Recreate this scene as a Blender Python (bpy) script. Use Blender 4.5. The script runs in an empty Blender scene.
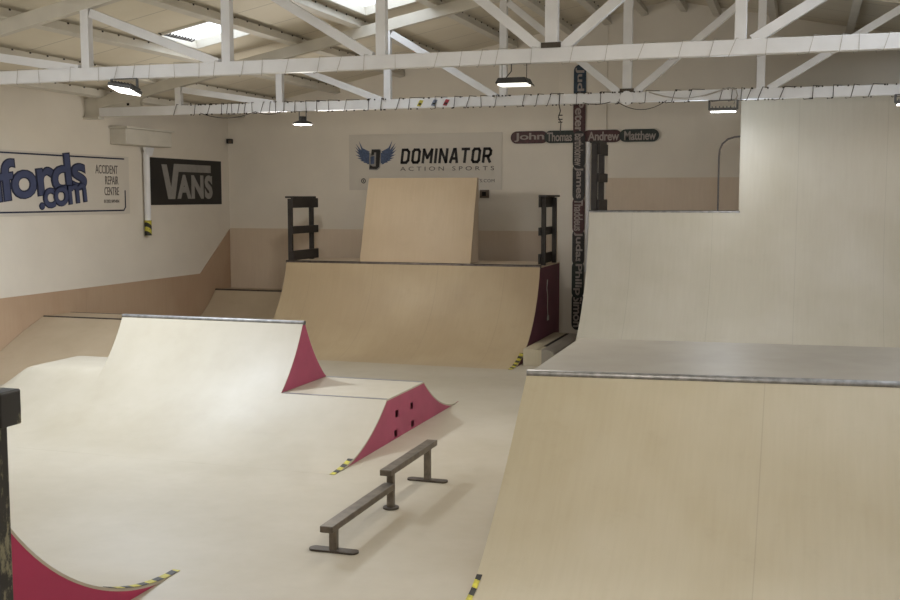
import bpy, bmesh, math, random
from mathutils import Vector, Matrix
random.seed(7)
S = bpy.context.scene
C = S.collection
PI = math.pi

# ------------------------------------------------------------ materials
def lin(c):
    out = []
    for v in c[:3]:
        v /= 255.0
        out.append(v/12.92 if v <= 0.04045 else ((v+0.055)/1.055)**2.4)
    return tuple(out)+(1,)

def newmat(name):
    m = bpy.data.materials.new(name); m.use_nodes = True
    nt = m.node_tree; b = nt.nodes['Principled BSDF']
    return m, nt, b

def noise(nt, scale, stretch=(1,1,1), detail=5, src='Object', rough=.55):
    mp = nt.nodes.new('ShaderNodeMapping')
    tc = nt.nodes.new('ShaderNodeNewGeometry' if src == 'Position' else 'ShaderNodeTexCoord')
    mp.inputs['Scale'].default_value = stretch
    n = nt.nodes.new('ShaderNodeTexNoise'); n.inputs['Scale'].default_value = scale
    n.inputs['Detail'].default_value = detail; n.inputs['Roughness'].default_value = rough
    nt.links.new(tc.outputs[src], mp.inputs[0]); nt.links.new(mp.outputs[0], n.inputs[0])
    return n.outputs['Fac']

def ramp(nt, fac, c0, c1, p0=.35, p1=.65):
    r = nt.nodes.new('ShaderNodeValToRGB')
    r.color_ramp.elements[0].position = p0; r.color_ramp.elements[1].position = p1
    r.color_ramp.elements[0].color = c0; r.color_ramp.elements[1].color = c1
    nt.links.new(fac, r.inputs[0]); return r.outputs[0]

def mixc(nt, f, a, b, mode='MIX'):
    m = nt.nodes.new('ShaderNodeMix'); m.data_type = 'RGBA'; m.blend_type = mode
    for s, v in ((m.inputs[0], f), (m.inputs[6], a), (m.inputs[7], b)):
        if hasattr(v, 'links') or isinstance(v, bpy.types.NodeSocket): nt.links.new(v, s)
        else: s.default_value = v
    return m.outputs[2]

def bump(nt, b, fac, st, dist=.01):
    n = nt.nodes.new('ShaderNodeBump'); n.inputs['Strength'].default_value = st
    n.inputs['Distance'].default_value = dist
    nt.links.new(fac, n.inputs['Height']); nt.links.new(n.outputs[0], b.inputs['Normal'])

def plain(name, c, rough=.6, metal=0, var=.08, scale=6, spec=.4):
    m, nt, b = newmat(name)
    l = lin(c); d = tuple(x*(1-var) for x in l[:3])+(1,); e = tuple(min(1, x*(1+var)) for x in l[:3])+(1,)
    col = ramp(nt, noise(nt, scale), d, e)
    nt.links.new(col, b.inputs['Base Color'])
    b.inputs['Roughness'].default_value = rough; b.inputs['Metallic'].default_value = metal
    b.inputs['Specular IOR Level'].default_value = spec
    return m

def seam_fac(nt, axis, period, off, width=.004):
    """1 on thin joint lines every `period` along the axis"""
    tc = nt.nodes.new('ShaderNodeTexCoord'); sp = nt.nodes.new('ShaderNodeSeparateXYZ')
    nt.links.new(tc.outputs['Object'], sp.inputs[0])
    def M(op, a, b=None):
        n = nt.nodes.new('ShaderNodeMath'); n.operation = op
        for i, v in enumerate((a, b)):
            if v is None: continue
            if isinstance(v, (int, float)): n.inputs[i].default_value = v
            else: nt.links.new(v, n.inputs[i])
        return n.outputs[0]
    v = M('ADD', sp.outputs[axis], off+1000*period)
    v = M('MODULO', v, period)
    v = M('SUBTRACT', v, period/2); v = M('ABSOLUTE', v)
    return M('LESS_THAN', v, width)

def ply(name, c, c2, rough=.5, seams=None, grain=(1,14,14), coat=0, scuff=.25, screws=False):
    """birch ply / skate board sheet: cloudy tone, faint grain, scuffs, joints"""
    m, nt, b = newmat(name)
    base = ramp(nt, noise(nt, .55, detail=3, src='Position'), lin(c), lin(c2), .38, .62)
    g = ramp(nt, noise(nt, 2.2, grain, 6, 'Position'), (.90,.88,.85,1), (1.04,1.04,1.04,1), .3, .7)
    col = mixc(nt, .3, base, g, 'MULTIPLY')
    sc = ramp(nt, noise(nt, 3.1, (1,1.8,1), 9, 'Position', rough=.7), (.80,.79,.77,1), (1,1,1,1), .30, .44)
    col = mixc(nt, scuff, col, sc, 'MULTIPLY')
    if seams:
        for ax, per, off in seams:
            f = seam_fac(nt, ax, per, off)
            col = mixc(nt, f, col, mixc(nt, .18, col, (.12,.10,.08,1)))
    nt.links.new(col, b.inputs['Base Color'])
    rr = nt.nodes.new('ShaderNodeMapRange'); rr.inputs['To Min'].default_value = rough-.08; rr.inputs['To Max'].default_value = rough+.1
    nt.links.new(noise(nt, 1.7, detail=4, src='Position'), rr.inputs[0]); nt.links.new(rr.outputs[0], b.inputs['Roughness'])
    b.inputs['Specular IOR Level'].default_value = .45
    return m

def hazard(name, axis_vec, per):
    m, nt, b = newmat(name)
    tc = nt.nodes.new('ShaderNodeTexCoord'); dt = nt.nodes.new('ShaderNodeVectorMath'); dt.operation = 'DOT_PRODUCT'
    dt.inputs[1].default_value = axis_vec
    nt.links.new(tc.outputs['Object'], dt.inputs[0])
    a = nt.nodes.new('ShaderNodeMath'); a.operation = 'FRACT'
    s = nt.nodes.new('ShaderNodeMath'); s.operation = 'MULTIPLY'; s.inputs[1].default_value = 1/per
    nt.links.new(dt.outputs['Value'], s.inputs[0]); nt.links.new(s.outputs[0], a.inputs[0])
    g = nt.nodes.new('ShaderNodeMath'); g.operation = 'GREATER_THAN'; g.inputs[1].default_value = .5
    nt.links.new(a.outputs[0], g.inputs[0])
    worn = ramp(nt, noise(nt, 30), lin((150,140,60)), lin((205,195,60)))
    col = mixc(nt, g.outputs[0], worn, lin((36,32,28)))
    nt.links.new(col, b.inputs['Base Color']); b.inputs['Roughness'].default_value = .6
    return m

def emis(name, c, st):
    m, nt, b = newmat(name)
    b.inputs['Base Color'].default_value = lin(c)
    b.inputs['Emission Color'].default_value = lin(c); b.inputs['Emission Strength'].default_value = st
    return m

M = {}
M['floor'] = ply('skate floor', (168,158,139), (177,168,151), .5, None, (3,3,3), scuff=.14)
M['white_ply'] = M['floor']; _u = ply('pale skate sheet', (172,162,146), (181,172,157), .5, None, (3,3,3), scuff=.14)
M['tan_ply'] = ply('tan skate sheet', (168,148,118), (180,161,130), .5, [(0,1.215,0)], (12,1,1))
M['box_ply'] = ply('box skate sheet', (172,160,134), (182,172,150), .5, [(0,2.0,.25)], (12,1,1), scuff=.2)
M['deck_ply'] = ply('deck sheet', (134,127,115), (144,137,126), .42, None, (2,2,2))
M['ride_ply'] = ply('wall ride sheet', (180,173,156), (192,186,173), .5, [(0,1.22,0)], (12,1,1), scuff=.15)
M['ext_ply'] = ply('extension sheet', (186,165,136), (196,176,148), .5, None, (12,1,1))
M['ride_top'] = M['ride_ply']
M['bank_ply'] = ply('brown bank sheet', (178,160,134), (188,171,146), .5, None, (2,2,2))
M['clad'] = ply('wall cladding ply', (176,148,122), (186,160,134), .55, [(1,2.44,.2)], (1,12,1))
M['clad_back'] = ply('back cladding ply', (206,188,166), (213,196,176), .55, None, (12,1,1))
M['wall'] = plain('cream painted wall', (222,214,201), .7, var=.03, scale=1.2)
M['wall_grey'] = plain('grey painted column', (176,170,166), .6, var=.05, scale=2)
def roofmat():
    m, nt, b = newmat('cream roof sheet')
    col = ramp(nt, noise(nt, .8), lin((214,205,186)), lin((222,214,196)))
    f = seam_fac(nt, 1, 1.05, .3, .012)
    col = mixc(nt, f, col, mixc(nt, .45, col, (.2,.18,.15,1)))
    nt.links.new(col, b.inputs['Base Color']); b.inputs['Roughness'].default_value = .7
    return m
M['roof'] = roofmat()
M['steel'] = plain('white painted steel', (224,224,226), .45, var=.04, scale=3)
M['steel_d'] = plain('cream painted steel', (204,199,188), .5, var=.05, scale=3)
M['pink'] = plain('raspberry painted ply', (158,72,96), .55, var=.07, scale=3)
M['red'] = plain('crimson painted ply', (156,44,78), .5, var=.06, scale=3)
M['plum'] = plain('plum painted ply', (112,64,80), .6, var=.08, scale=3)
M['coping'] = plain('worn steel coping', (132,130,128), .42, .6, .25, 14)
M['dark_coping'] = plain('dark steel coping', (92,84,80), .4, .8, .25, 14)
M['strip'] = plain('grey threshold strip', (140,138,138), .45, .4, .1, 9)
def blackwood():
    m, nt, b = newmat('black painted timber')
    col = ramp(nt, noise(nt, 9, (1,1,.35), 8, rough=.75), lin((34,31,28)), lin((120,114,90)), .53, .58)
    nt.links.new(col, b.inputs['Base Color']); b.inputs['Roughness'].default_value = .55
    return m
M['black'] = blackwood()
M['black2'] = plain('black rail timber', (46,41,38), .6, var=.2)
M['rail'] = plain('bare grind steel', (112,104,94), .42, .7, .22, 12)
M['rail_d'] = plain('dark grind steel', (84,77,70), .5, .6, .2, 12)
M['hz_y'] = hazard('yellow black tape', (.35,1,.3), .17)
M['hz_v'] = hazard('yellow black wrap', (0,.8,1), .16)
M['dark'] = plain('dark void', (24,20,20), .9)  # also colours in the unlit depth of the hole and groove
M['cable'] = plain('dark cable', (58,52,48), .6)
M['cable_l'] = plain('grey cable', (172,167,160), .6)
M['fix'] = plain('grey lamp housing', (92,92,92), .45, .3)
M['fix_d'] = plain('dark lamp housing', (48,46,44), .5)
M['lamp_w'] = emis('lit lamp lens', (255,252,244), 5)
M['lamp_d'] = emis('soft lit lamp lens', (240,238,226), 1.6)
M['banner'] = plain('cream vinyl banner', (206,199,188), .55, var=.02, scale=2)
M['banner_w'] = plain('white vinyl banner', (206,199,188), .5, var=.02, scale=2)
M['ink'] = plain('black ink', (34,31,32), .55)
M['navy'] = plain('navy ink', (64,72,104), .55)
M['navy_d'] = plain('dark navy outline ink', (34,38,62), .55)
M['greyink'] = plain('grey ink', (92,86,84), .6)
M['slate'] = plain('slate blue ink', (78,92,122), .55, var=.25, scale=30)
M['silver'] = plain('silver ink', (142,139,135), .5)
M['bblack'] = plain('black vinyl banner', (30,28,28), .5, var=.1)
M['d_maroon'] = plain('maroon deck', (70,40,42), .5, var=.3, scale=12)
M['d_black'] = plain('black deck', (40,38,38), .5, var=.3, scale=12)
M['d_green'] = plain('dark green deck', (38,46,42), .5, var=.3, scale=12)
M['d_blue'] = plain('blue black deck', (38,56,72), .5, var=.3, scale=12)
M['letter'] = plain('pale lettering', (156,146,140), .6)
M['box_grey'] = plain('switch box', (96,82,68), .6)
M['red_dot'] = plain('red sticker', (150,50,60), .5)
M['yel_dot'] = plain('yellow sticker', (190,180,80), .5)
M['blu_dot'] = plain('blue sticker', (120,130,150), .5)
def glazing():
    m, nt, b = newmat('skylight glazing')
    b.inputs['Base Color'].default_value = (.95,.97,1,1); b.inputs['Roughness'].default_value = .6
    t = nt.nodes.new('ShaderNodeBsdfTransparent'); tl = nt.nodes.new('ShaderNodeBsdfTranslucent')
    tl.inputs[0].default_value = (.95,.97,1,1)
    mx = nt.nodes.new('ShaderNodeMixShader'); mx.inputs[0].default_value = .35
    nt.links.new(t.outputs[0], mx.inputs[1]); nt.links.new(tl.outputs[0], mx.inputs[2])
    nt.links.new(mx.outputs[0], nt.nodes['Material Output'].inputs[0]); return m
M['glaz'] = glazing()

# ------------------------------------------------------------ mesh helpers
class MB:
    def __init__(s): s.v = []; s.f = []
    def add(s, vs, fs):
        o = len(s.v); s.v += [tuple(v) for v in vs]; s.f += [tuple(i+o for i in f) for f in fs]; return s
    def box(s, x0, x1, y0, y1, z0, z1):
        vs = [(x,y,z) for z in (z0,z1) for y in (y0,y1) for x in (x0,x1)]
        return s.add(vs, [(0,2,3,1),(4,5,7,6),(0,1,5,4),(2,6,7,3),(0,4,6,2),(1,3,7,5)])
    def beam(s, p, q, w, h, up=(0,0,1)):
        """rectangular bar from p to q; h measured along up, w across"""
        p = Vector(p); q = Vector(q); d = (q-p).normalized(); u = Vector(up)
        a = d.cross(u).normalized(); b = a.cross(d).normalized()
        vs = []
        for e in (p, q):
            for i, j in ((-1,-1),(1,-1),(1,1),(-1,1)): vs.append(e+a*(i*w/2)+b*(j*h/2))
        return s.add(vs, [(0,3,2,1),(4,5,6,7),(0,1,5,4),(1,2,6,5),(2,3,7,6),(3,0,4,7)])
    def tube(s, pts, r, n=8, cap=True):
        pts = [Vector(p) for p in pts]; vs = []; fs = []
        last = None
        for i, p in enumerate(pts):
            d = (pts[min(i+1, len(pts)-1)]-pts[max(i-1, 0)]).normalized()
            if last is None:
                a = d.cross(Vector((0,0,1)))
                if a.length < .1: a = d.cross(Vector((0,1,0)))
            else: a = last-d*last.dot(d)
            a.normalize(); last = a; b = d.cross(a)
            for k in range(n):
                t = 2*PI*k/n; vs.append(p+a*(r*math.cos(t))+b*(r*math.sin(t)))
        for i in range(len(pts)-1):
            for k in range(n):
                k2 = (k+1) % n
                fs.append((i*n+k, i*n+k2, (i+1)*n+k2, (i+1)*n+k))
        if cap:
            fs.append(tuple(range(n-1, -1, -1))); fs.append(tuple(range((len(pts)-1)*n, len(pts)*n)))
        return s.add(vs, fs)
    def poly(s, pts, d):
        """flat polygon extruded by vector d"""
        n = len(pts); d = Vector(d); a = [Vector(p) for p in pts]; b = [p+d for p in a]
        fs = [tuple(range(n-1, -1, -1)), tuple(range(n, 2*n))]+[(i, (i+1) % n, n+(i+1) % n, n+i) for i in range(n)]
        return s.add(a+b, fs)
    def build(s, name, mat, root=None, smooth=False, bevel=0):
        me = bpy.data.meshes.new(name)
        if root is not None and root.type == 'EMPTY': o0 = Vector(root.location)
        elif root is not None: o0 = Vector(root['_o'])
        else:
            xs, ys, zs = zip(*s.v); o0 = Vector(((min(xs)+max(xs))/2, (min(ys)+max(ys))/2, min(zs)))
        me.from_pydata([tuple(Vector(v)-o0) for v in s.v], [], s.f); me.validate(); me.update()
        bm = bmesh.new(); bm.from_mesh(me); bmesh.ops.recalc_face_normals(bm, faces=bm.faces)
        bm.to_mesh(me); bm.free()
        me.materials.append(mat)
        o = bpy.data.objects.new(name, me); C.objects.link(o)
        if root is None: o.location = o0
        else: o.parent = root
        o['_o'] = tuple(o0)
        if smooth:
            for p in me.polygons: p.use_smooth = True
            try: me.set_sharp_from_angle(angle=math.radians(35))
            except Exception: pass
        if bevel:
            md = o.modifiers.new('b', 'BEVEL'); md.width = bevel; md.segments = 2; md.limit_method = 'ANGLE'
        return o

def tag(o, label, cat, group=None):
    o['label'] = label; o['category'] = cat
    if group: o['group'] = group
    return o
def thing(name, loc, label, cat, group=None):
    o = bpy.data.objects.new(name, None); C.objects.link(o); o.location = loc; o.empty_display_size = .2
    return tag(o, label, cat, group)
def struct(o): o['kind'] = 'structure'; return o
def copy_tree(o, parent=None):
    c = o.copy(); C.objects.link(c); c.parent = parent
    for ch in list(o.children): copy_tree(ch, c)
    return c

def text_mesh(body, w=None, h=None, bold=0.0, shear=0.0, thick=.002, space=1.0):
    """built-in lettering as verts/faces in a local XY frame, scaled to width w and height h, lower left at 0"""
    cu = bpy.data.curves.new('t', 'FONT'); cu.body = body; cu.size = 1; cu.offset = bold; cu.shear = shear
    cu.space_character = space; cu.resolution_u = 4; cu.extrude = .5
    ob = bpy.data.objects.new('t', cu); C.objects.link(ob)
    dg = bpy.context.evaluated_depsgraph_get(); dg.update()
    me = bpy.data.meshes.new_from_object(ob.evaluated_get(dg))
    vs = [v.co.copy() for v in me.vertices]; fs = [tuple(p.vertices) for p in me.polygons]
    C.objects.unlink(ob); bpy.data.objects.remove(ob); bpy.data.meshes.remove(me); bpy.data.curves.remove(cu)
    x0 = min(v.x for v in vs); x1 = max(v.x for v in vs); y0 = min(v.y for v in vs); y1 = max(v.y for v in vs)
    sx = w/(x1-x0) if w else None; sy = h/(y1-y0) if h else None
    sx = sx or sy; sy = sy or sx
    return [Vector(((v.x-x0)*sx, (v.y-y0)*sy, (v.z+.5)*thick)) for v in vs], fs
def put_text(mb, body, O, U, V, **k):
    """place lettering with its lower left at O, reading along U, up along V"""
    vs, fs = text_mesh(body, **k); O = Vector(O); U = Vector(U).normalized(); V = Vector(V).normalized(); N = U.cross(V)
    mb.add([O+U*v.x+V*v.y+N*v.z for v in vs], fs); return mb

# ------------------------------------------------------------ room shell
XL, XR, YB, YF = -11.65, 6.75, 20.6, -6.0
RX = -2.47                      # ridge
def roofz(x): return 4.44+.2*(x-XL) if x < RX else 4.44+.2*(RX-XL)-.2*(x-RX)
struct(MB().box(XL-.3, XR+.3, YF-.3, YB+.3, -.12, 0).build('floor', M['floor']))
struct(MB().box(XL-.2, XL, YF, YB+.2, 0, 4.46).build('wall_left', M['wall']))
struct(MB().box(XR, XR+.2, YF, YB+.2, 0, 4.46).build('wall_right', M['wall']))
def gable(y0, y1, name):
    return struct(MB().poly([(XL,y0,0),(XR,y0,0),(XR,y0,roofz(XR)),(RX,y0,roofz(RX)),(XL,y0,roofz(XL))], (0,y1-y0,0)).build(name, M['wall']))
wb = gable(YB, YB+.2, 'wall_back'); gable(YF-.2, YF, 'wall_front')
# roof with two skylights, plus a third unseen opening added to brighten the hall
SKY = [(-8.98,-7.84,13.72,14.95), (-6.5,-5.5,13.4,15.72), (-8.98,-6.75,2.0,9.0)]
xs = sorted({XL-.2, RX, *[s[0] for s in SKY], *[s[1] for s in SKY]}); ys = sorted({YF-.2, YB+.2, *[s[2] for s in SKY], *[s[3] for s in SKY]})
rm = MB()
for i in range(len(xs)-1):
    for j in range(len(ys)-1):
        cx = (xs[i]+xs[i+1])/2; cy = (ys[j]+ys[j+1])/2
        if any(a < cx < b and c < cy < d for a, b, c, d in SKY): continue
        q = [(xs[i],ys[j]),(xs[i+1],ys[j]),(xs[i+1],ys[j+1]),(xs[i],ys[j+1])]
        rm.poly([(x, y, 4.44+.2*(x-XL)) for x, y in q], (0,0,.06))
SKR_FILL = [(2.0,3.2,17.4,19.6), (.75,3.05,7.2,14.0), (.75,3.05,-1.0,5.0)]  # unseen openings added on the right slope to let in more light
xs = sorted({RX, XR+.2, *[s[0] for s in SKR_FILL], *[s[1] for s in SKR_FILL]}); ys = sorted({YF-.2, YB+.2, *[s[2] for s in SKR_FILL], *[s[3] for s in SKR_FILL]})
for i in range(len(xs)-1):
    for j in range(len(ys)-1):
        cx = (xs[i]+xs[i+1])/2; cy = (ys[j]+ys[j+1])/2
        if any(a < cx < b and c < cy < d for a, b, c, d in SKR_FILL): continue
        rm.poly([(x, y, 4.44+.2*(RX-XL)-.2*(x-RX)) for x, y in ((xs[i],ys[j]),(xs[i+1],ys[j]),(xs[i+1],ys[j+1]),(xs[i],ys[j+1]))], (0,0,.06))
struct(rm.build('ceiling', M['roof']))
def rz(x): return roofz(x)
for n, (a, b, c, d) in enumerate(SKY+SKR_FILL):
    w = MB()
    for p, q in (((a,c),(b,c)),((b,c),(b,d)),((b,d),(a,d)),((a,d),(a,c))):
        w.beam((p[0],p[1],rz(p[0])+.05), (q[0],q[1],rz(q[0])+.05), .05, .16, (-.2 if a < RX else .2,0,1))
    o = struct(w.build('window_%d' % (n+1), M['steel_d']))  # after the first two, frames of the unseen openings added for light
    g = MB().poly([(a,c,rz(a)+.1),(b,c,rz(b)+.1),(b,d,rz(b)+.1),(a,d,rz(a)+.1)], (0,0,.012)).build('pane', M['glaz'], o)
# plywood dado panels
cl = MB()
cl.poly([(XL,YF+.02,0.002),(XL,YB-.02,0.002),(XL,YB-.02,2.0),(XL,19.35,1.13),(XL,YF+.02,1.16)], (.012,0,0))
struct(cl.build('trim_1', M['clad']))
struct(MB().box(XL+.012, -4.52, YB-.012, YB, .002, 2.02).build('trim_2', M['clad_back']))
struct(MB().box(-3.6, 1.5, YB-.012, YB, .002, 3.04).build('trim_3', M['clad_back']))
struct(MB().box(-4.52, -3.6, YB-.03, YB, .002, 6.02).build('trim_4', M['wall']))

# ------------------------------------------------------------ roof steelwork
PITCH = 1.84
def top_edge(x): return 4.34+.2*(x+11.35) if x <= RX else 4.34+.2*(RX+11.35)-.2*(x-RX)
def make_truss(y, label, strings):
    t = thing('roof_truss', (RX, y, 4.03), label, 'roof truss', 'white steel roof trusses across the hall')
    bh = .145
    MB().box(XL+.3, XR-.3, y-.05, y+.05, 4.03, 4.03+bh).build('bottom_chord', M['steel'], t, bevel=.006)
    for s in (-1, 1):
        xe = XL+.28 if s < 0 else XR-.28
        MB().beam((xe,y,top_edge(xe)-.09), (RX,y,top_edge(RX)-.09), .1, .17, (0,0,1)).build('top_chord', M['steel_d'], t, bevel=.006)
    for k in range(-4, 5):
        x = RX+PITCH*k
        w = .13 if k == 0 else .11
        MB().box(x-w/2, x+w/2, y-.045, y+.045, 4.03+bh-.002, top_edge(x)-.15).build('post', M['steel'], t, bevel=.005)
    for k in range(-4, 5):
        if k == 0: continue
        s = 1 if k > 0 else -1
        xo = RX+PITCH*k-s*.02; xi = RX+PITCH*(k-s)+s*.14
        MB().beam((xo-s*.05,y,top_edge(xo)-.22), (xi-s*.03,y,4.03+bh-.01), .075, .1, (0,0,1)).build('diagonal', M['steel'], t, bevel=.004)
    # knee plates with the rounded slot at each end
    for s in (-1, 1):
        xe = XL+.005 if s < 0 else XR-.005
        pts = []
        def P(x, z): pts.append((xe-s*(x-0), y-.03, z))
        P(0,4.02); P(1.5,4.02); P(1.5,4.16); P(1.18,4.16)
        for a in range(5): P(1.18-.06*math.sin(a*PI/4*.5*2), 4.225-.065*math.cos(a*PI/4*.5*2)) if False else None
        P(1.10,4.19); P(1.08,4.25); P(1.12,4.31); P(1.3,4.37)
        P(1.5,4.43); P(1.5,top_edge(XL+1.5)-.03); P(0,4.33)
        MB().poly(pts, (0,.06,0)).build('gusset_plate', M['steel_d'], t)
        if y > 15 and s < 0: MB().box(-10.81,-10.765,y-.036,y-.03,4.20,4.24).build('hole_shade', M['dark'], t)  # dark dot laid on the plate, a hole's shade put in colour
        MB().box(*(sorted((xe, xe-s*.3))), y-.08, y+.08, 3.99, 4.03).build('end_bracket', M['steel_d'], t)
    MB().box(RX-.1, RX+.1, y-.06, y+.06, 4.172, 4.225).build('foot_plate', M['rail_d'], t)
    d = MB(); n = 20
    d.poly([(RX+.1*math.cos(2*PI*i/n), y-.075, 4.09+.1*math.sin(2*PI*i/n)) for i in range(n)], (0,.02,0))
    if y > 15: d.build('splice_disc', M['steel'], t)
    return t
make_truss(10.9, 'nearer white steel roof truss, its thick bottom beam spanning the whole picture', 0)
make_truss(15.8, 'farther white steel roof truss, dark fairy light cable wound round its beam', 0)
make_truss(6.0, 'white steel roof truss above the viewing platform, nearest the camera', 0)
make_truss(1.1, 'white steel roof truss over the back of the viewing platform', 0)

def winding(y, x0, x1, step, r, mat, label, dense=(), z0=4.03, h=.145, sag=()):
    g = .009+r
    pts = []; x = x0
    while x < x1:
        st = step*random.uniform(.55, 1.45)
        for a, b in dense:
            if a < x < b: st = step*random.uniform(.25, .6)
        l = random.uniform(-.05, .03)
        pts += [(x, y-.05-g, z0-g), (x+.04+l, y-.05-g, z0+h+g), (x+.5*st, y+.05+g, z0+h+g), (x+.75*st, y+.05+g, z0-g)]
        x += st
    mb = MB(); mb.tube(pts, r, 5)
    for a, b, dp in sag:
        mb.tube([(a+(b-a)*i/12, y-.062-r, z0+.01-dp*4*(i/12)*(1-i/12)) for i in range(13)], r, 5)
    t = thing('fairy_light_cable', (x0, y, 4.03), label, 'cable')
    mb.build('wire', mat, t, smooth=True)
    return t, pts
t, pts = winding(10.9, -11.2, 1.6, .30, .003, M['cable_l'], 'thin grey cable wound round the nearer truss beam')
t, pts = winding(15.8, -9.9, 1.8, .30, .0055, M['cable'], 'dark fairy light cable wound round the farther truss beam',
        dense=((-9.2,-7.9),(-1.4,-.7)), sag=((-9.4,-8.4,.09),(-8.4,-7.9,.05),(-2.6,-1.9,.12),(-3.1,-2.7,.03)))
bl = MB()
random.seed(3)
for i in range(150):
    x = random.uniform(-9.8, 1.7); z = random.choice((4.022, 4.18))
    bl.box(x-.009, x+.009, 15.8-.075, 15.8-.058, z-.016, z+.004)
b = bl.build('bulb', M['cable'], t); b['kind'] = 'stuff'
def cable(name, pts, r, mat, label):
    o = MB().tube(pts, r, 6).build(name, mat, None, smooth=True); return tag(o, label, 'cable')
cable('power_cable', [(-2.15+.1*i, 15.72, 4.16-.10*math.sin(PI*i/10)**1) for i in range(11)]+[(-1.05,15.72,4.19),(-.95,15.72,4.16),(-.93,15.72,4.08),(-.98,15.74,3.96)], .011, M['cable_l'], 'grey cable looping along the farther beam to the right-hand lamp')
cable('hanging_cable', [(-3.44,15.73,4.19),(-3.45,15.73,4.02),(-3.43,15.73,3.93),(-3.46,15.74,3.84),(-3.42,15.73,3.76),(-3.43,15.73,3.62)], .008, M['cable'], 'short dark loose cable hanging straight down left of the cross')
kn = MB()
for z in (3.86,3.8,3.76): kn.box(-3.46,-3.40,15.72,15.745,z,z+.015)
o = kn.build('cable_tie', M['cable']); tag(o, 'small dark knot of cable ties on the loose cable beside the cross', 'cable tie')

# stickers on the farther beam
for x, m1, lb in ((-5.61,'yel_dot','leftmost yellow sticker on the farther truss beam'),(-5.385,'blu_dot','middle pale blue sticker on the farther truss beam'),(-5.194,'red_dot','rightmost red sticker on the farther truss beam')):
    k = MB(); k.poly([(x-.05,15.742,4.06),(x+.01,15.742,4.05),(x+.06,15.742,4.14),(x+.0,15.742,4.15)], (0,.004,0))
    o = k.build('sticker', M[m1]); tag(o, lb, 'sticker', 'stickers on the farther beam')
    MB().box(x-.02,x+.025,15.738,15.742,4.075,4.10).build('sticker_mark', M['ink'], o)

# purlins
PX = [(-11.3,'first'),(-10.3,'second'),(-9.12,'third'),(-7.72,'fourth'),(-6.65,'fifth'),(-5.4,'sixth'),(-4.3,'seventh'),(-3.6,'eighth'),(-2.92,'ninth'),(-2.2,'tenth'),(-1.6,'eleventh'),(-.6,'twelfth'),(.65,'thirteenth'),(1.9,'fourteenth'),(3.15,'fifteenth'),(4.4,'sixteenth'),(5.7,'seventeenth')]
for x, nm in PX:
    s = 1 if x < RX else -1
    z = top_edge(x)+.002
    m = MB(); m.beam((x,YF+.01,z+.05), (x,YB-.01,z+.05), .13, .12, (-.2*s,0,1))
    o = m.build('roof_purlin', M['steel_d'], bevel=.008)
    tag(o, 'cream roof purlin running front to back, %s from the left wall' % nm, 'purlin', 'roof purlins')
    # bolts and clips along the top edge as one counted-less strip
    if x < -3:
        bb = MB(); y = 8.0
        while y < 20.4:
            bb.box(x+.066,x+.08,y,y+.022,z+.098,z+.12); y += .36
        q = bb.build('fixing_bolt', M['cable'], o); q['kind'] = 'stuff'

# bird-spike like cable across skylight
sp = MB(); pts = [(-8.79+.004*i, 13.70+.075*i, 4.985) for i in range(11)]
sp.tube(pts, .008, 5)
for p in pts[::1]:
    sp.tube([(p[0]-.04,p[1]-.02,p[2]+.03),(p[0],p[1],p[2]),(p[0]+.04,p[1]+.03,p[2]+.035)], .012, 5)
tag(sp.build('wire_cable', M['cable']), 'knotted dark cable strung across the lower edge of the bright skylight', 'cable')

# duct and pipe on left wall
t = thing('wall_duct', (XL+.18, 17, 3.57), 'white boxed duct on the left wall above the wall pipe', 'duct')
MB().box(XL+.003, XL+.34, 16.45, 17.9, 3.6, 3.88).build('casing', M['steel_d'], t, bevel=.02)
MB().box(XL+.003, XL+.38, 16.42, 17.93, 3.88, 3.91).build('lid', M['steel_d'], t)
t = thing('wall_pipe', (XL+.1, 17.48, 1.97), 'white vertical pipe on the left wall left of the black banner, striped foot', 'pipe')
MB().tube([(XL+.08,17.44,1.975),(XL+.08,17.44,3.5)], .06, 16).build('pipe', M['steel'], t, smooth=True)
MB().tube([(XL+.08,17.44,1.97),(XL+.08,17.44,2.25)], .066, 16).build('hazard_wrap', M['hz_v'], t, smooth=True)
MB().poly([(XL+.08,17.33,3.59),(XL+.08,17.4,3.44),(XL+.08,17.56,3.44),(XL+.08,17.63,3.59)], (.05,0,0)).build('bracket', M['steel'], t)
t = thing('wall_sensor', (-11.6, 20.45, 3.8), 'small dark sensor in the far left corner of the hall', 'sensor')
MB().box(-11.62,-11.52,20.46,20.58,3.8,3.9).build('housing', M['fix_d'], t, bevel=.01)
MB().beam((-11.57,20.5,3.85),(-11.5,20.42,3.83), .05,.05).build('lens', M['box_grey'], t)
MB().tube([(-3.93,20.52,1.25),(-3.93,20.52,3.72)], .045, 12).build('drain_pipe', M['steel'], None, True)
o = bpy.data.objects['drain_pipe']; tag(o, 'thin white vertical pipe on the back wall just right of the cross', 'pipe')
t = thing('switch_box', (-6.0, 20.59, 2.66), 'small brown switch box right of the upright plywood sheet', 'switch box')
MB().box(-6.08,-5.9,20.55,20.598,2.66,2.82).build('casing', M['box_grey'], t, bevel=.005)
MB().box(-6.03,-5.95,20.54,20.55,2.7,2.78).build('cover', M['dark'], t)

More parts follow.
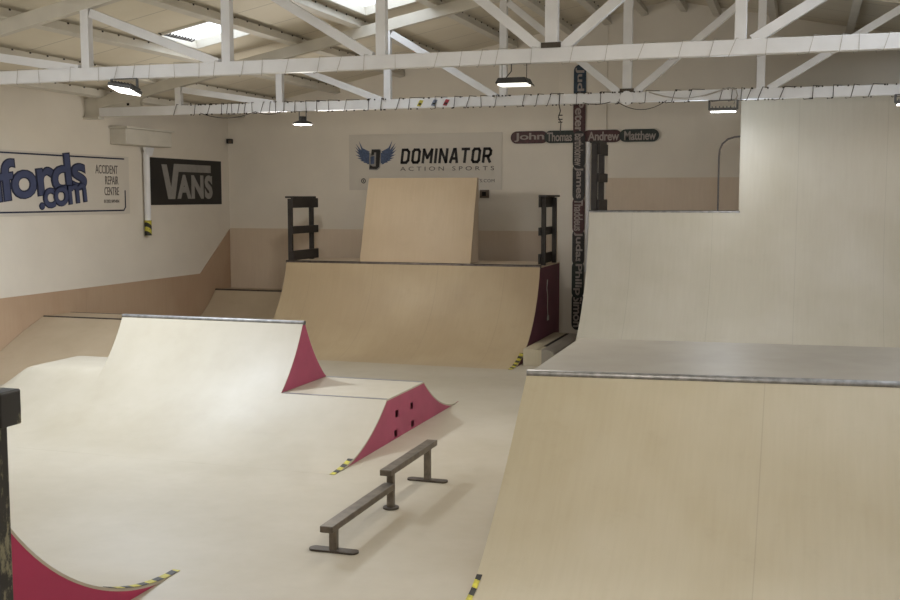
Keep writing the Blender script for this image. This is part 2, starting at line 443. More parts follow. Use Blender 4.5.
# ------------------------------------------------------------ lamps
def area(parent, loc, sx, sy, power, col, rot=(0,0,0)):
    l = bpy.data.lights.new('lamp_light', 'AREA'); l.shape = 'RECTANGLE'; l.size = sx; l.size_y = sy
    l.energy = power; l.color = col
    o = bpy.data.objects.new('lamp_light', l); C.objects.link(o); o.parent = parent; o.location = loc; o.rotation_euler = rot
    return o
WARM = (1,.965,.91); COOL = (.78,.88,1); NEU = (1,.97,.93)
def floodlight(loc, label, power, col, w=.34, d=.22, tilt=(0,0,0), lens='lamp_w', drop=.1):
    t = thing('flood_lamp', loc, label, 'lamp', 'lamps under the roof beams')
    R = Matrix.Rotation(tilt[0],4,'X') @ Matrix.Rotation(tilt[1],4,'Y')
    def tb(mb): mb.v = [tuple(Vector(loc)+R@(Vector(v))) for v in mb.v]; return mb
    hs = tb(MB().box(-w/2,w/2,-d/2,d/2,0,.045)).build('housing', M['fix'], t, bevel=.008)
    tb(MB().box(-w/2+.012,w/2-.012,-d/2+.012,d/2-.012,-.012,0)).build('lens', M[lens], t)
    f = MB()
    for k in range(7): f.box(-w/2+.03+k*(w-.06)/6-.004,-w/2+.03+k*(w-.06)/6+.004,-d/2+.02,d/2-.02,.045,.07)
    tb(f).build('heat_fins', M['fix'], hs)
    b = MB(); x,y,z = loc
    b.beam((x-w/2-.01,y,z+.02),(x-w/2-.01,y,z+drop), .03,.01,(0,1,0)); b.beam((x+w/2+.01,y,z+.02),(x+w/2+.01,y,z+drop), .03,.01,(0,1,0)); b.beam((x-w/2-.015,y,z+drop),(x+w/2+.015,y,z+drop), .03,.01)
    b.build('bracket', M['fix'], t)
    o = area(t, R@Vector((0,0,-.03)), w*.9, d*.9, power, col); o.rotation_euler = (tilt[0],tilt[1],0)
    return t
floodlight((-7.47,10.86,3.90), 'bright white floodlight under the nearer beam, above the pale funbox', 215, COOL, .32,.24,(math.radians(-14),math.radians(10),0), drop=.13)
floodlight((-1.12,15.74,3.87), 'bright square floodlight under the farther beam near the wall ride', 12, NEU, .36,.16, drop=.15)
l = bpy.data.lights.new('lamp_light', 'POINT'); l.energy = 30; l.color = COOL; l.shadow_soft_size = .05  # extra point light added below this floodlight to brighten the back wall
o = bpy.data.objects.new('lamp_light', l); C.objects.link(o); o.parent = bpy.data.objects['flood_lamp.001']; o.location = (0,.1,-.28)
t2 = floodlight((1.28,15.66,3.9), 'bright floodlight under the farther beam at the right edge', 6, NEU, .34,.2, drop=.13)
def highbay(loc, label, power, col, r=.2, hang=.2, lens='lamp_d', square=False, glow=False):
    t = thing('high_bay_lamp', loc, label, 'lamp', 'lamps under the roof beams'); x,y,z = loc
    if square:
        MB().poly([(x-.17,y-.12,z+.0),(x+.17,y-.12,z),(x+.14,y-.12,z+.055),(x-.14,y-.12,z+.055)],(0,.24,0)).build('housing', M['fix_d'], t)
        MB().box(x-.15,x+.15,y-.10,y+.10,z-.02,z).build('lens', M[lens], t)
        MB().tube([(x+.13,y,z),(x+.2,y,z-.01),(x+.21,y,z-.03)], .006, 5).build('pull_tab', M['fix_d'], t)
        for s in (-1,1): MB().tube([(x+s*.13,y,z+.05),(x+s*.13,y,z+hang)], .004, 5).build('hanging_wire', M['cable'], t)
        MB().tube([(x-.1,y,z+.05),(x-.03,y,z+.13),(x-.03,y,z+hang)], .006, 5).build('flex', M['cable'], t)
    else:
        m = MB(); n = 24
        for k,(rr,zz) in enumerate(((r,0),(r*.8,.03),(r*.3,.06),(r*.28,.12),(.001,.125))):
            m.v += [(x+rr*math.cos(2*PI*i/n), y+rr*math.sin(2*PI*i/n), z+zz) for i in range(n)]
            if k: m.f += [((k-1)*n+i,(k-1)*n+(i+1)%n,k*n+(i+1)%n,k*n+i) for i in range(n)]
        m.build('shade', M['fix_d'], t, True)
        MB().poly([(x+r*.86*math.cos(2*PI*i/n), y+r*.86*math.sin(2*PI*i/n), z-.012) for i in range(n)], (0,0,.01)).build('lens', M[lens], t)
        for s in (-1,1): MB().tube([(x+s*.06,y,z+.05),(x+s*.06,y,z+hang)], .008, 6).build('hanging_wire', M['fix'], t)
    if glow:
        l = bpy.data.lights.new('lamp_light', 'POINT'); l.energy = power; l.color = col; l.shadow_soft_size = .12
        o = bpy.data.objects.new('lamp_light', l); C.objects.link(o); o.parent = t; o.location = (0,0,-.2)
    else: area(t, Vector((0,0,-.03)), r*1.6, r*1.6, power, col)
    return t
highbay((-2.86,10.9,3.83), 'grey square high-bay lamp hanging by wires from the nearer beam', 60, WARM, .16,.2, square=True)
highbay((-7.6,15.8,3.83), 'small round shaded lamp hanging from the farther beam at left', 100, WARM, .17,.2, glow=True)
P = [(-8.5,6.0),(-1.0,6.0),(-7.0,1.1),(0.5,1.1)]  # unseen lamps added to raise the general light
nm = ['left','right','left','right']
highbay((4.2,10.9,3.83), 'unseen round lamp added for fill light on the nearer beam close to the right wall', 60, WARM, .2,.2, 'lamp_w', glow=True)  # out-of-view lamp added for more light
for i,(x,y) in enumerate(P):
    highbay((x,y,3.83), 'unseen high-bay lamp added for fill light above the viewing platform, %s on its beam %s' % (nm[i], 'in front' if y>3 else 'behind'), [60,140,95,135][i], (1,.94,.83) if i%2 else WARM, .2,.2, 'lamp_w', glow=True)
# ------------------------------------------------------------ ramps
def arc(y_toe, R, h, s=1, n=24, z0=0):
    """circular transition from its toe on the floor up to height h; s=+1 rises towards +y"""
    a1 = math.acos(1-h/R)
    return [(y_toe+s*R*math.sin(a1*i/n), z0+R*(1-math.cos(a1*i/n))) for i in range(n+1)]
def slab(x0, x1, prof, th=.018, skew=0):
    """sheet of thickness th whose top follows the (y, z) profile between x0 and x1"""
    m = MB(); n = len(prof); low = []
    for i,(y,z) in enumerate(prof):
        a = prof[max(i-1,0)]; b = prof[min(i+1,n-1)]; dy, dz = b[0]-a[0], b[1]-a[1]; L = math.hypot(dy,dz)
        k = -1 if dy >= 0 else 1
        if abs(dy) < 1e-6: nx = (1 if True else 0); low.append((y+th, z))
        else: low.append((y-k*(-dz)/L*-th*(-1) if False else y+(dz/L)*th*(1 if dy>0 else -1)*1, max(z-abs(dy)/L*th, .0001)))
    vs = []
    for x in (x0, x1):
        o = skew*(x-x0)
        vs += [(x,y+o,z+.0006) for y,z in prof]+[(x,y+o,z) for y,z in low]
    fs = []
    for i in range(n-1):
        fs += [(i,i+1,2*n+i+1,2*n+i),(n+i,3*n+i,3*n+i+1,n+i+1),(i,n+i,n+i+1,i+1),(2*n+i,2*n+i+1,3*n+i+1,3*n+i)]
    fs += [(0,2*n,3*n,n),(n-1,2*n-1,4*n-1,3*n-1)]
    return m.add(vs, fs)
def side(x, prof, inward, th=.018, drop=.014, zb=.002):
    """vertical ply cheek under a profile"""
    m = MB()
    for i in range(len(prof)-1):
        (ya,za),(yb,zb2) = prof[i],prof[i+1]
        ta = max(za-drop, zb+.001); tb = max(zb2-drop, zb+.001)
        m.add([(x,ya,zb),(x,yb,zb),(x,yb,tb),(x,ya,ta)]+[(x+inward*th,ya,zb),(x+inward*th,yb,zb),(x+inward*th,yb,tb),(x+inward*th,ya,ta)],
              [(3,7,6,2),(0,3,2,1),(4,5,6,7),(0,1,5,4)]+([(0,4,7,3)] if i == 0 else [])+([(1,2,6,5)] if i == len(prof)-2 else []))
    return m
def tape(x, w, prof, y0, y1, mat, root, lift=.004, s=-1):
    """strip of tape lying on a riding surface along its edge"""
    pts = [p for p in prof if min(y0,y1) <= p[0] <= max(y0,y1)]
    m = slab(x, x+w, [(y,z+lift) for y,z in pts], .002)
    return m.build('hazard_tape', mat, root)
def weld(o):
    bm = bmesh.new(); bm.from_mesh(o.data); bmesh.ops.remove_doubles(bm, verts=bm.verts, dist=.0004)
    # drop internal walls
    bmesh.ops.recalc_face_normals(bm, faces=bm.faces); bm.to_mesh(o.data); bm.free(); return o

# back quarter pipe
R2 = 1.87; pf = arc(16.2, R2, 1.49, n=30); yc = pf[-1][0]
t = thing('quarter_pipe', (-6.7,16.2,0), 'wide tan quarter pipe at the back with a black railing at each end', 'skate ramp')
slab(-9.04, -4.26, pf).build('riding_surface', M['tan_ply'], t, True)
MB().box(-9.04,-4.26,yc+.07,19.6,1.472,1.49).build('deck', M['clad_back'], t)
MB().tube([(-9.05,yc+.03,1.492),(-4.25,yc+.03,1.492)], .033, 12).build('coping', M['dark_coping'], t, True)
for x, i in ((-4.262,-1),(-9.038,1)):
    side(x, pf+[(yc+.07,1.485),(19.6,1.485)], i).build('side_panel', M['plum'], t)
tape(-4.33, .07, pf, 16.2, 16.95, M['hz_y'], t)
MB().box(-9.02,-4.28,19.58,19.6,.002,1.47).build('back_panel', M['plum'], t)
cable('pull_cord', [(-4.245,18.55,1.24),(-4.245,18.5,1.1),(-4.245,18.58,.95),(-4.245,18.56,.75),(-4.245,18.6,.6)], .007, M['cable_l'], 'thin pale cord hanging on the plum side of the back quarter pipe')
tg = MB().box(-4.252,-4.235,18.56,18.65,.52,.6).build('cord_handle', M['cable_l']); tag(tg, 'pale handle at the lower end of the cord on the plum side', 'handle')

def railing(x, y0, y1, z0, z1, label, s, t=.09, over=.12, out=.05, cap=None):
    T = thing('safety_railing', (x,(y0+y1)/2,z0), label, 'railing', 'black timber railings on the ramp decks')
    for y in (y0, y1): MB().box(x-t/2,x+t/2,y-t/2,y+t/2,z0,z1-.03).build('post', M['black2'], T, bevel=.004)
    xr = x+s*(t/2+.02)
    H = z1-z0
    for k,(a,b) in enumerate(((z1-.2,z1-.02),(z0+H*.43,z0+H*.43+.14),(z0+.02,z0+.2))):
        MB().box(xr-.02,xr+.02,y0-over,y1+over+.1,a,b).build('rail', M['black2'], T, bevel=.004)
    MB().box(x-.08,x+.08,y0-over,y1+over+(cap or 0),z1-.02,z1+.015).build('cap_board', M['black2'], T, bevel=.004)
    return T
railing(-9.03, 18.2, 19.1, 1.491, 2.68, 'black timber railing at the left end of the back quarter pipe', 1, t=.075, over=.05)
railing(-4.31, 18.5, 19.35, 1.491, 2.70, 'black timber railing above the plum side of the back quarter pipe', -1, t=.075, over=.08)

# plywood extension on deck
ze0, ze1 = 1.492, 3.03
pe = [(18.55,ze0+.002),(18.62,1.75),(18.70,2.05),(18.79,2.4),(18.89,2.75),(18.98,ze1)]
t = thing('ramp_extension', (-6.75,18.9,ze0), 'tall upright tan plywood extension standing on the back ramp deck under the banner', 'skate ramp')
m = MB(); n = len(pe)
def xl(z): return -7.80+.015*(z-ze0)
def xrr(z): return -5.66+(.0)*(z-ze0)
m.v = [(xl(z),y,z) for y,z in pe]+[(xrr(z),y,z) for y,z in pe]+[(xl(z),y+.02,z) for y,z in pe]+[(xrr(z),y+.02,z) for y,z in pe]
for i in range(n-1): m.f += [(i,i+1,n+i+1,n+i),(2*n+i,3*n+i,3*n+i+1,2*n+i+1),(i,2*n+i,2*n+i+1,i+1),(n+i,n+i+1,3*n+i+1,3*n+i)]
m.f += [(0,n,3*n,2*n),(n-1,3*n-1,4*n-1,2*n-1)]
m.build('riding_surface', M['ext_ply'], t, True)
for x in (-7.74,-5.70):
    m = MB(); m.poly([(x,y+.021,z) for y,z in pe]+[(x,19.12,ze1),(x,19.12,ze0)], (.02,0,0)); m.build('side_panel', M['clad_back'], t)
MB().box(-7.74,-5.69,18.99,19.12,ze1-.02,ze1).build('top_board', M['deck_ply'], t)

# low quarter pipe in the far left corner
pl = arc(18.25, 2.2, .75, n=16)
t = thing('quarter_pipe', (-10.4,18.3,0), 'low brown quarter pipe in the far left corner beside the tall back ramp', 'skate ramp')
ycl = pl[-1][0]
slab(XL+.02,-9.07,pl).build('riding_surface', M['bank_ply'], t, True)
MB().box(XL+.02,-9.07,ycl+.06,YB-.02,.735,.75).build('deck', M['bank_ply'], t)
MB().tube([(XL+.02,ycl+.03,.752),(-9.07,ycl+.03,.752)], .03, 10).build('coping', M['dark_coping'], t, True)
side(-9.07, pl+[(ycl+.06,.745),(YB-.02,.745)], -1).build('side_panel', M['plum'], t)
# bank by the left wall
pb = [(12.64,0),(12.84,.045),(13.1,.14),(13.5,.33),(14.0,.565),(14.5,.76)]
t = thing('bank_ramp', (-10.5,13.5,0), 'low brown bank against the left wall behind the pale funbox', 'skate ramp')
slab(XL+.02,-9.45,pb).build('riding_surface', M['bank_ply'], t, True)
MB().box(XL+.02,-9.45,14.54,15.2,.742,.76).build('deck', M['bank_ply'], t)
MB().tube([(XL+.03,14.52,.758),(-9.45,14.52,.758)], .022, 10).build('coping', M['dark_coping'], t, True)
side(-9.46, pb+[(14.56,.75),(15.2,.75)], -1).build('side_panel', M['plum'], t)
MB().box(XL+.02,-9.45,15.2,15.22,.002,.765).build('back_panel', M['dark_coping'], t)

# funbox
RF = 2.19; T0 = 9.45; YM = 11.44
def zprof(d, R=RF): # height at a run d from the toe
    return R-math.sqrt(max(R*R-d*d, 0)) if d > 0 else 0
def yf(h): return T0+math.sqrt(RF*RF-(RF-h)**2)
HT, HS, HL = .49, 1.215, .62
t = thing('funbox', (-6.6,YM,0), 'pale funbox in the middle with a raised spine and raspberry sides', 'skate ramp')
TB = 2*YM-T0
def half_prof(h, n=26):
    a = arc(T0, RF, h, 1, n); b = [(2*YM-y, z) for y,z in reversed(a)]
    return a, b
af, ab = half_prof(HT)
slab(-5.52,-4.25, af+ab).build('table_surface', M['white_ply'], t, True)
sf, sb = half_prof(HS, 34)
slab(-7.97,-5.52, sf).build('front_riding_surface', M['white_ply'], t, True)
slab(-7.97,-5.52, sb).build('rear_riding_surface', M['white_ply'], t, True)
MB().box(-7.97,-5.52,sf[-1][0],sb[0][0],HS-.015,HS-.002).build('ridge_board', M['strip'], t)
for y in (sf[-1][0]+.015, sb[0][0]-.015):
    MB().tube([(-7.975,y,HS+.002),(-5.51,y,HS+.002)], .024, 10).build('coping', M['coping'], t, True)
for y in (yf(HT)+.0, 2*YM-yf(HT)-.05):
    MB().box(-5.5,-4.26,y,y+.05,HT+.001,HT+.0045).build('threshold_strip', M['strip'], t)
# raspberry cheek of the spine (above the table) and of the table (with four square holes)
up = [(y,z) for y,z in sf+sb if z > HT-.01]
side(-5.519, up, -1, zb=HT+.003).build('side_panel', M['pink'], t)
side(-7.969, up, 1, zb=HT-.1).build('side_panel', M['pink'], t)
pk = weld(side(-4.251, af+ab, -1).build('side_panel', M['pink'], t))
m = MB().poly([(-4.251,y,max(z-.007,.003)) for y,z in af+ab], (-.018,0,0))
bpy.data.objects.remove(pk); pk = m.build('side_panel', M['pink'], t)
cut = MB()
for y,z in ((11.142,.266),(11.629,.268),(11.107,.05),(11.654,.05)): cut.box(-4.4,-4.1,y-.048,y+.048,z-.03,z+.05)
co = cut.build('cutter', M['dark'], t)
md = pk.modifiers.new('b','BOOLEAN'); md.operation = 'DIFFERENCE'; md.object = co; md.solver = 'EXACT'
dg = bpy.context.evaluated_depsgraph_get(); dg.update()
nm_ = bpy.data.meshes.new_from_object(pk.evaluated_get(dg)); pk.modifiers.clear(); pk.data = nm_; bpy.data.objects.remove(co)
MB().box(-4.6,-4.58,10.9,11.9,.004,.42).build('shade_panel', M['dark'], t)  # dark sheet added behind the holes, their inner shade put in colour
tape(-4.31,.055, af, T0, T0+.5, M['hz_y'], t)
# left mound with a rounded end
XM = -9.05
yl0, yl1 = yf(HL), 2*YM-yf(HL); run = yl0-T0
def smin(a, b, k=.045): return -k*math.log(math.exp(-a/k)+math.exp(-b/k))
g = MB(); NX, NY = 60, 66; gx0, gx1, gy0, gy1 = XM-run-.02, -7.97, T0, yl1+run*.45+.01
base0 = smin(0, HL)
def mz(x, y):
    dx = XM-x; dy = max(yl0-y, (y-yl1)/.45)
    D = math.hypot(max(dx,0), max(dy,0)) if (dx > 0 or dy > 0) else max(dx, dy)
    d = run-D
    if d <= 0: return 0
    return max(smin(zprof(min(d, 1.95)), HL)-base0*(1-min(d/run,1)), 0)
for i in range(NX+1):
    for j in range(NY+1):
        x = gx0+(gx1-gx0)*i/NX; y = gy0+(gy1-gy0)*j/NY
        g.v.append((x, y, mz(x, y)+.0006))
for i in range(NX):
    for j in range(NY):
        q = [i*(NY+1)+j, (i+1)*(NY+1)+j, (i+1)*(NY+1)+j+1, i*(NY+1)+j+1]
        if max(g.v[k][2] for k in q) > .00065: g.f.append(tuple(q))
o = g.build('mound_surface', M['white_ply'], t, True)
bm = bmesh.new(); bm.from_mesh(o.data); bmesh.ops.delete(bm, geom=[v for v in bm.verts if not v.link_faces], context='VERTS'); bm.to_mesh(o.data); bm.free()
for p in o.data.polygons: p.use_smooth = True

# right-hand box (launch box) - front edge slightly skewed
XB = -2.07
pr_ = [(6.66,0),(6.8,.035),(6.95,.095),(7.1,.185),(7.28,.315),(7.46,.46),(7.68,.65),(7.88,.83),(8.1,1.045),(8.34,1.27)]
t = thing('launch_box', (1,9,0), 'large tan ramp box filling the lower right with a flat grey top', 'skate ramp')
SK = .118
slab(XB,4.6,pr_,.018,SK).build('riding_surface', M['box_ply'], t, True)
m = MB(); m.poly([(XB,8.40,1.25),(4.6,8.40+SK*6.67,1.25),(4.6,10.67+.085*6.67,1.25),(XB-.04,10.67,1.25)], (0,0,.02)); m.build('deck', M['deck_ply'], t)
MB().tube([(XB-.005,8.36,1.272),(4.6,8.36+SK*6.67,1.272)], .034, 12).build('coping', M['coping'], t, True)
m = MB().poly([(XB+.003,y,max(z-.007,.003)) for y,z in pr_]+[(XB+.003,8.4,1.249),(XB-.03,10.66,1.249),(XB-.03,10.66,.002)], (.018,0,0)); m.build('side_panel', M['tan_ply'], t)
m = MB().poly([(XB-.03,10.64,.002),(4.6,10.64+.567,.002),(4.6,10.64+.567,1.249),(XB-.03,10.64,1.249)], (0,.018,0)); m.build('back_panel', M['tan_ply'], t)
tape(XB,.04, pr_, 6.66, 6.96, M['hz_y'], t)

# wall ride
XW, YW, ZW, RW = -3.23, 16.98, 2.44, 2.44
pw = arc(YW-RW, RW, ZW, n=36)
t = thing('wall_ride', (.5,16,0), 'tall tan vert wall ride at the right with a notch for its deck', 'skate ramp')
slab(XW,4.6,pw[:-1]+[(YW,ZW-.001)]).build('riding_surface', M['ride_ply'], t, True)
MB().box(-.93,4.6,YW+.0,YW+.04,ZW+.0,4.2).build('vertical_panel', M['ride_top'], t)
MB().box(XW,-.93,YW+.06,YB-.02,ZW-.02,ZW-.002).build('deck', M['clad_back'], t)
MB().tube([(XW,YW+.03,ZW+.004),(-.93,YW+.03,ZW+.004)], .03, 12).build('coping', M['coping'], t, True)
side(XW+.001, pw[:-1]+[(YW+.06,ZW-.004),(YB-.04,ZW-.004)], 1).build('side_panel', M['wall_grey'], t)
MB().box(-.95,-.93,YW+.04,YB-.03,ZW,4.2).build('return_panel', M['ride_top'], t)
railing(-3.17, 17.1, 17.7, ZW+.001, 3.55, 'black timber railing at the left end of the wall ride deck', 1, t=.09, over=.02)
t = thing('grab_hoop', (-1.1,17.6,ZW), 'thin dark bent hoop standing on the wall ride deck', 'hoop')
MB().tube([(-1.30,17.6,ZW),(-1.30,17.6,3.3),(-1.29,17.6,3.42),(-1.25,17.6,3.51),(-1.17,17.6,3.58),(-1.07,17.6,3.61),(-.955,17.6,3.62)], .014, 8).build('tube', M['greyink'], t, True)
MB().box(-1.35,-1.25,17.55,17.65,ZW-.001,ZW+.008).build('foot_plate', M['greyink'], t)

# wooden ledge between ramps
t = thing('ledge_block', (-3.97,17.4,0), 'low wooden ledge block on the floor right of the back quarter pipe', 'ledge')
MB().box(-4.2,-3.97,16.65,18.9,.002,.27).build('body', M['box_ply'], t, bevel=.005)
MB().poly([(-3.90,16.65,.002),(-3.90,16.65,.27),(-3.78,16.65,.265),(-3.70,16.65,.22),(-3.66,16.65,.13),(-3.64,16.65,.002)], (0,2.2,0)).build('sloped_side', M['deck_ply'], t)
MB().box(-3.97,-3.90,16.65,18.85,.002,.262).build('inset_strip', M['box_ply'], t)
MB().box(-3.965,-3.905,17.1,18.85,.262,.268).build('groove_shade', M['dark'], t)  # raised dark strip; the groove's shade is only colour

# foreground quarter pipe, lower left
pg = arc(6.62, 2.2, 1.2, -1, n=26)
t = thing('quarter_pipe', (-7.9,5.5,0), 'foreground quarter pipe with a crimson side at the lower left', 'skate ramp')
slab(XL+.02,-4.2,list(reversed(pg))).build('riding_surface', M['white_ply'], t, True)
yg = pg[-1][0]
MB().box(XL+.02,-4.2,3.05,yg-.05,1.18,1.2).build('deck', M['deck_ply'], t)
MB().tube([(XL+.02,yg-.03,1.2),(-4.195,yg-.03,1.2)], .03, 10).build('coping', M['coping'], t, True)
MB().poly([(-4.201,y,max(z-.007,.003)) for y,z in pg]+[(-4.201,3.05,1.18),(-4.201,3.05,.002)], (-.018,0,0)).build('side_panel', M['red'], t)
tape(-4.26,.06, pg, 5.75, 6.62, M['hz_y'], t, lift=.005)

# viewing platform and its railing
t = thing('viewing_platform', (0,0,0), 'plywood viewing platform under the camera', 'platform')
MB().box(-4.6,4.0,-3.0,3.04,1.08,1.1).build('deck', M['deck_ply'], t)
MB().box(-4.6,4.0,3.0,3.02,.002,1.079).build('front_panel', M['tan_ply'], t)
MB().box(-4.6,4.0,-3.0,-2.98,.002,1.079).build('back_panel', M['tan_ply'], t)
t = thing('platform_railing', (-3.0,3.0,1.1), 'chipped black timber railing at the left edge of the picture', 'railing')
MB().box(-2.80,-2.60,2.94,3.04,1.101,1.915).build('post', M['black'], t, bevel=.006)
MB().box(-4.5,-2.505,2.90,3.0,1.915,2.035).build('rail', M['black'], t, bevel=.006)
MB().box(-4.4,-4.3,2.94,3.04,1.101,1.915).build('post', M['black'], t, bevel=.006)

# flat rail
t = thing('grind_rail', (-3.33,8.45,0), 'two-level steel grind rail standing on the open floor', 'grind rail')
RXr = -3.325
MB().box(RXr-.052,RXr+.052,7.22,8.53,.182,.234).build('lower_bar', M['rail'], t, bevel=.006)
MB().box(RXr-.052,RXr+.052,8.43,9.66,.315,.368).build('upper_bar', M['rail'], t, bevel=.006)
for y,z in ((7.36,.183),(8.56,.316),(9.52,.316)):
    MB().box(RXr-.029,RXr+.029,y-.029,y+.029,.01,z).build('post', M['rail'], t, bevel=.005)
for y in (7.36,9.52):
    m = MB(); pts = []
    for i in range(13): a = -PI/2+PI*i/12; pts.append((RXr+.16+.05*math.cos(a)*.8, y+.05*math.sin(a), .002))
    for i in range(13): a = PI/2+PI*i/12; pts.append((RXr-.16+.05*math.cos(a)*.8, y+.05*math.sin(a), .002))
    m.poly(pts, (0,0,.014)).build('foot_plate', M['rail_d'], t)
MB().poly([(RXr+.07*math.cos(2*PI*i/20), 8.56+.07*math.sin(2*PI*i/20), .002) for i in range(20)], (0,0,.014)).build('foot_plate', M['rail_d'], t)

# ------------------------------------------------------------ banners
# white banner on the left wall
WX = XL+.004
t = thing('wall_banner', (WX,15.3,2.4), 'white banner with navy lettering on the left wall', 'banner')
t.location = (WX+.0,15.3,2.4)
t = MB().box(WX,WX+.008,12.2,16.98,2.38,3.40).build('vinyl', M['banner_w'], t)
LX = WX+.010
fr = MB(); 
fr.box(LX,LX+.003,12.3,16.84,3.345,3.37); fr.box(LX,LX+.003,12.3,16.80,2.43,2.455); fr.box(LX,LX+.003,16.83,16.86,2.49,2.80)
fr.beam((LX+.0015,16.79,2.4425),(LX+.0015,16.845,2.50), .003,.025,(0,0,1))
fr.build('border_line', M['navy_d'], t)
U = (0,1,.105); V = (0,-.105,1)
def lw_text(body, y, z, w, h, mat, name, bold, off=0, rot=True, space=1):
    m = MB(); put_text(m, body, (LX+off,y,z), U if rot else (0,1,0), V if rot else (0,0,1), w=w, h=h, bold=bold, thick=.003, space=space)
    return m.build(name, mat, t)
lw_text('lfords', 13.52, 2.575, 2.27, .66, M['navy_d'], 'lettering', .04, .0, space=.9)
lw_text('lfords', 13.54, 2.595, 2.23, .62, M['navy'], 'lettering', .015, .004, space=.92)
lw_text('.com', 14.52, 2.465, 1.24, .34, M['navy_d'], 'lettering', .04, .004, space=.88)
lw_text('.com', 14.54, 2.48, 1.21, .31, M['navy'], 'lettering', .015, .008, space=.9)
for s, z, y0, w, h in (('ACCIDENT',3.085,16.0,.64,.15),('REPAIR',2.90,16.27,.38,.145),('CENTRE',2.71,16.24,.42,.145),('01202 849494',2.575,16.22,.44,.06)):
    lw_text(s, y0, z, w, h, M['greyink'], 'small_lettering', .0, 0, False)
# black banner
t = thing('wall_banner', (WX,18.9,2.53), 'black banner with silver lettering in the far corner of the left wall', 'banner')
t = MB().box(WX,WX+.008,17.6,20.26,2.53,3.42).build('vinyl', M['bblack'], t)
m = MB()
P0 = (17.66,2.53)
vp = [(.37,.77),(.55,.77),(.69,.33),(.80,.79),(2.17,.79),(2.17,.64),(.96,.64),(.82,.11),(.58,.11)]
m.poly([(LX,P0[0]+a,P0[1]+b) for a,b in vp], (.003,0,0))
m.build('lettering', M['silver'], t)
m = MB(); put_text(m, 'ANS', (LX,17.66+.90,2.53+.11), (0,1,0),(0,0,1), w=1.33, h=.48, bold=.05, thick=.003, space=1.12); m.build('lettering', M['silver'], t)
m = MB(); m.poly([(LX,17.66+2.2+.02*math.cos(k*PI/6),2.53+.56+.02*math.sin(k*PI/6)) for k in range(12)],(.003,0,0)); m.build('lettering', M['silver'], t)

# cream banner on the back wall
BY = YB-.016
t = thing('wall_banner', (-7.25,BY,2.84), 'cream sports banner with blue wings on the back wall', 'banner')
t = MB().box(-8.87,-5.64,BY,BY+.008,2.82,3.94).build('vinyl', M['banner'], t)
FY = BY-.004
def bx(u): return -8.85+(u-350)/152*3.2
def bz(v): return 3.94-(v-134)/55*1.1
def ptext(body, u0, v0, u1, v1, mat, bold=0, shear=0, off=0, space=1, name='lettering'):
    m = MB(); put_text(m, body, (bx(u0),FY-off,bz(v1)), (1,0,0),(0,0,1), w=bx(u1)-bx(u0), h=bz(v0)-bz(v1), bold=bold, shear=shear, thick=.002, space=space)
    return m.build(name, mat, t)
GL = {'D':[[(0,0),(0,1),(.7,1),(1,.82),(1,.18),(.7,0),(0,0)]], 'O':[[(.2,0),(0,.15),(0,.85),(.2,1),(.8,1),(1,.85),(1,.15),(.8,0),(.2,0)]],
      'M':[[(0,0),(0,1)],[(0,1),(.5,.35),(1,1)],[(1,1),(1,0)]], 'I':[[(.0,0),(.0,1)]], 'N':[[(0,0),(0,1)],[(0,1),(1,0)],[(1,0),(1,1)]],
      'A':[[(0,0),(.4,1),(.6,1),(1,0)],[(.2,.28),(.8,.28)]], 'T':[[(0,1),(1,1)],[(.5,1),(.5,0)]], 'R':[[(0,0),(0,1),(.75,1),(1,.85),(1,.6),(.75,.45),(0,.45)],[(.55,.45),(1,0)]]}
WD = {'M':1.25, 'I':0}
m = MB(); tw = .17; hh = bz(148.6)-bz(164)-.055; cw = .134; x = bx(402)+.03
tot = sum(WD.get(c,1)*cw for c in 'DOMINATOR'); gap = (bx(495.5)-bx(402)-.13-tot)/8
for ci, c in enumerate('DOMINATOR'):
    w = WD.get(c,1)*cw
    for st in GL[c]:
        P = [Vector((x+px*w+.12*py*hh, FY-.001-.00012*ci, bz(164)+.0275+py*hh)) for px,py in st]
        for a, b in zip(P[:-1], P[1:]):
            d = (b-a).normalized()*.02
            m.beam(a-d, b+d, .003, .054, Vector((0,1,0)).cross(b-a))
    x += w+gap
m.build('lettering', M['ink'], t)
ptext('ACTION SPORTS', 402, 166.8, 495, 170.9, M['greyink'], 0, 0, space=1.6)
ptext('WWW.DOMINATORACTIONSPORTS.COM', 402, 179.5, 495.5, 182.6, M['greyink'], 0, 0, space=1.1)
for u in (364,376.5,388.5):
    m = MB(); n = 20; cx, cz = bx(u), bz(180.7)
    for i in range(n):
        a, b = 2*PI*i/n, 2*PI*(i+1)/n
        m.add([(cx+r*math.cos(q), FY, cz+r*math.sin(q)) for r,q in ((.052,a),(.052,b),(.036,b),(.036,a))], [(0,1,2,3)])
    m.box(cx-.008,cx+.008,FY-.001,FY,cz-.022,cz+.022)
    m.build('round_icon', M['ink'], t)
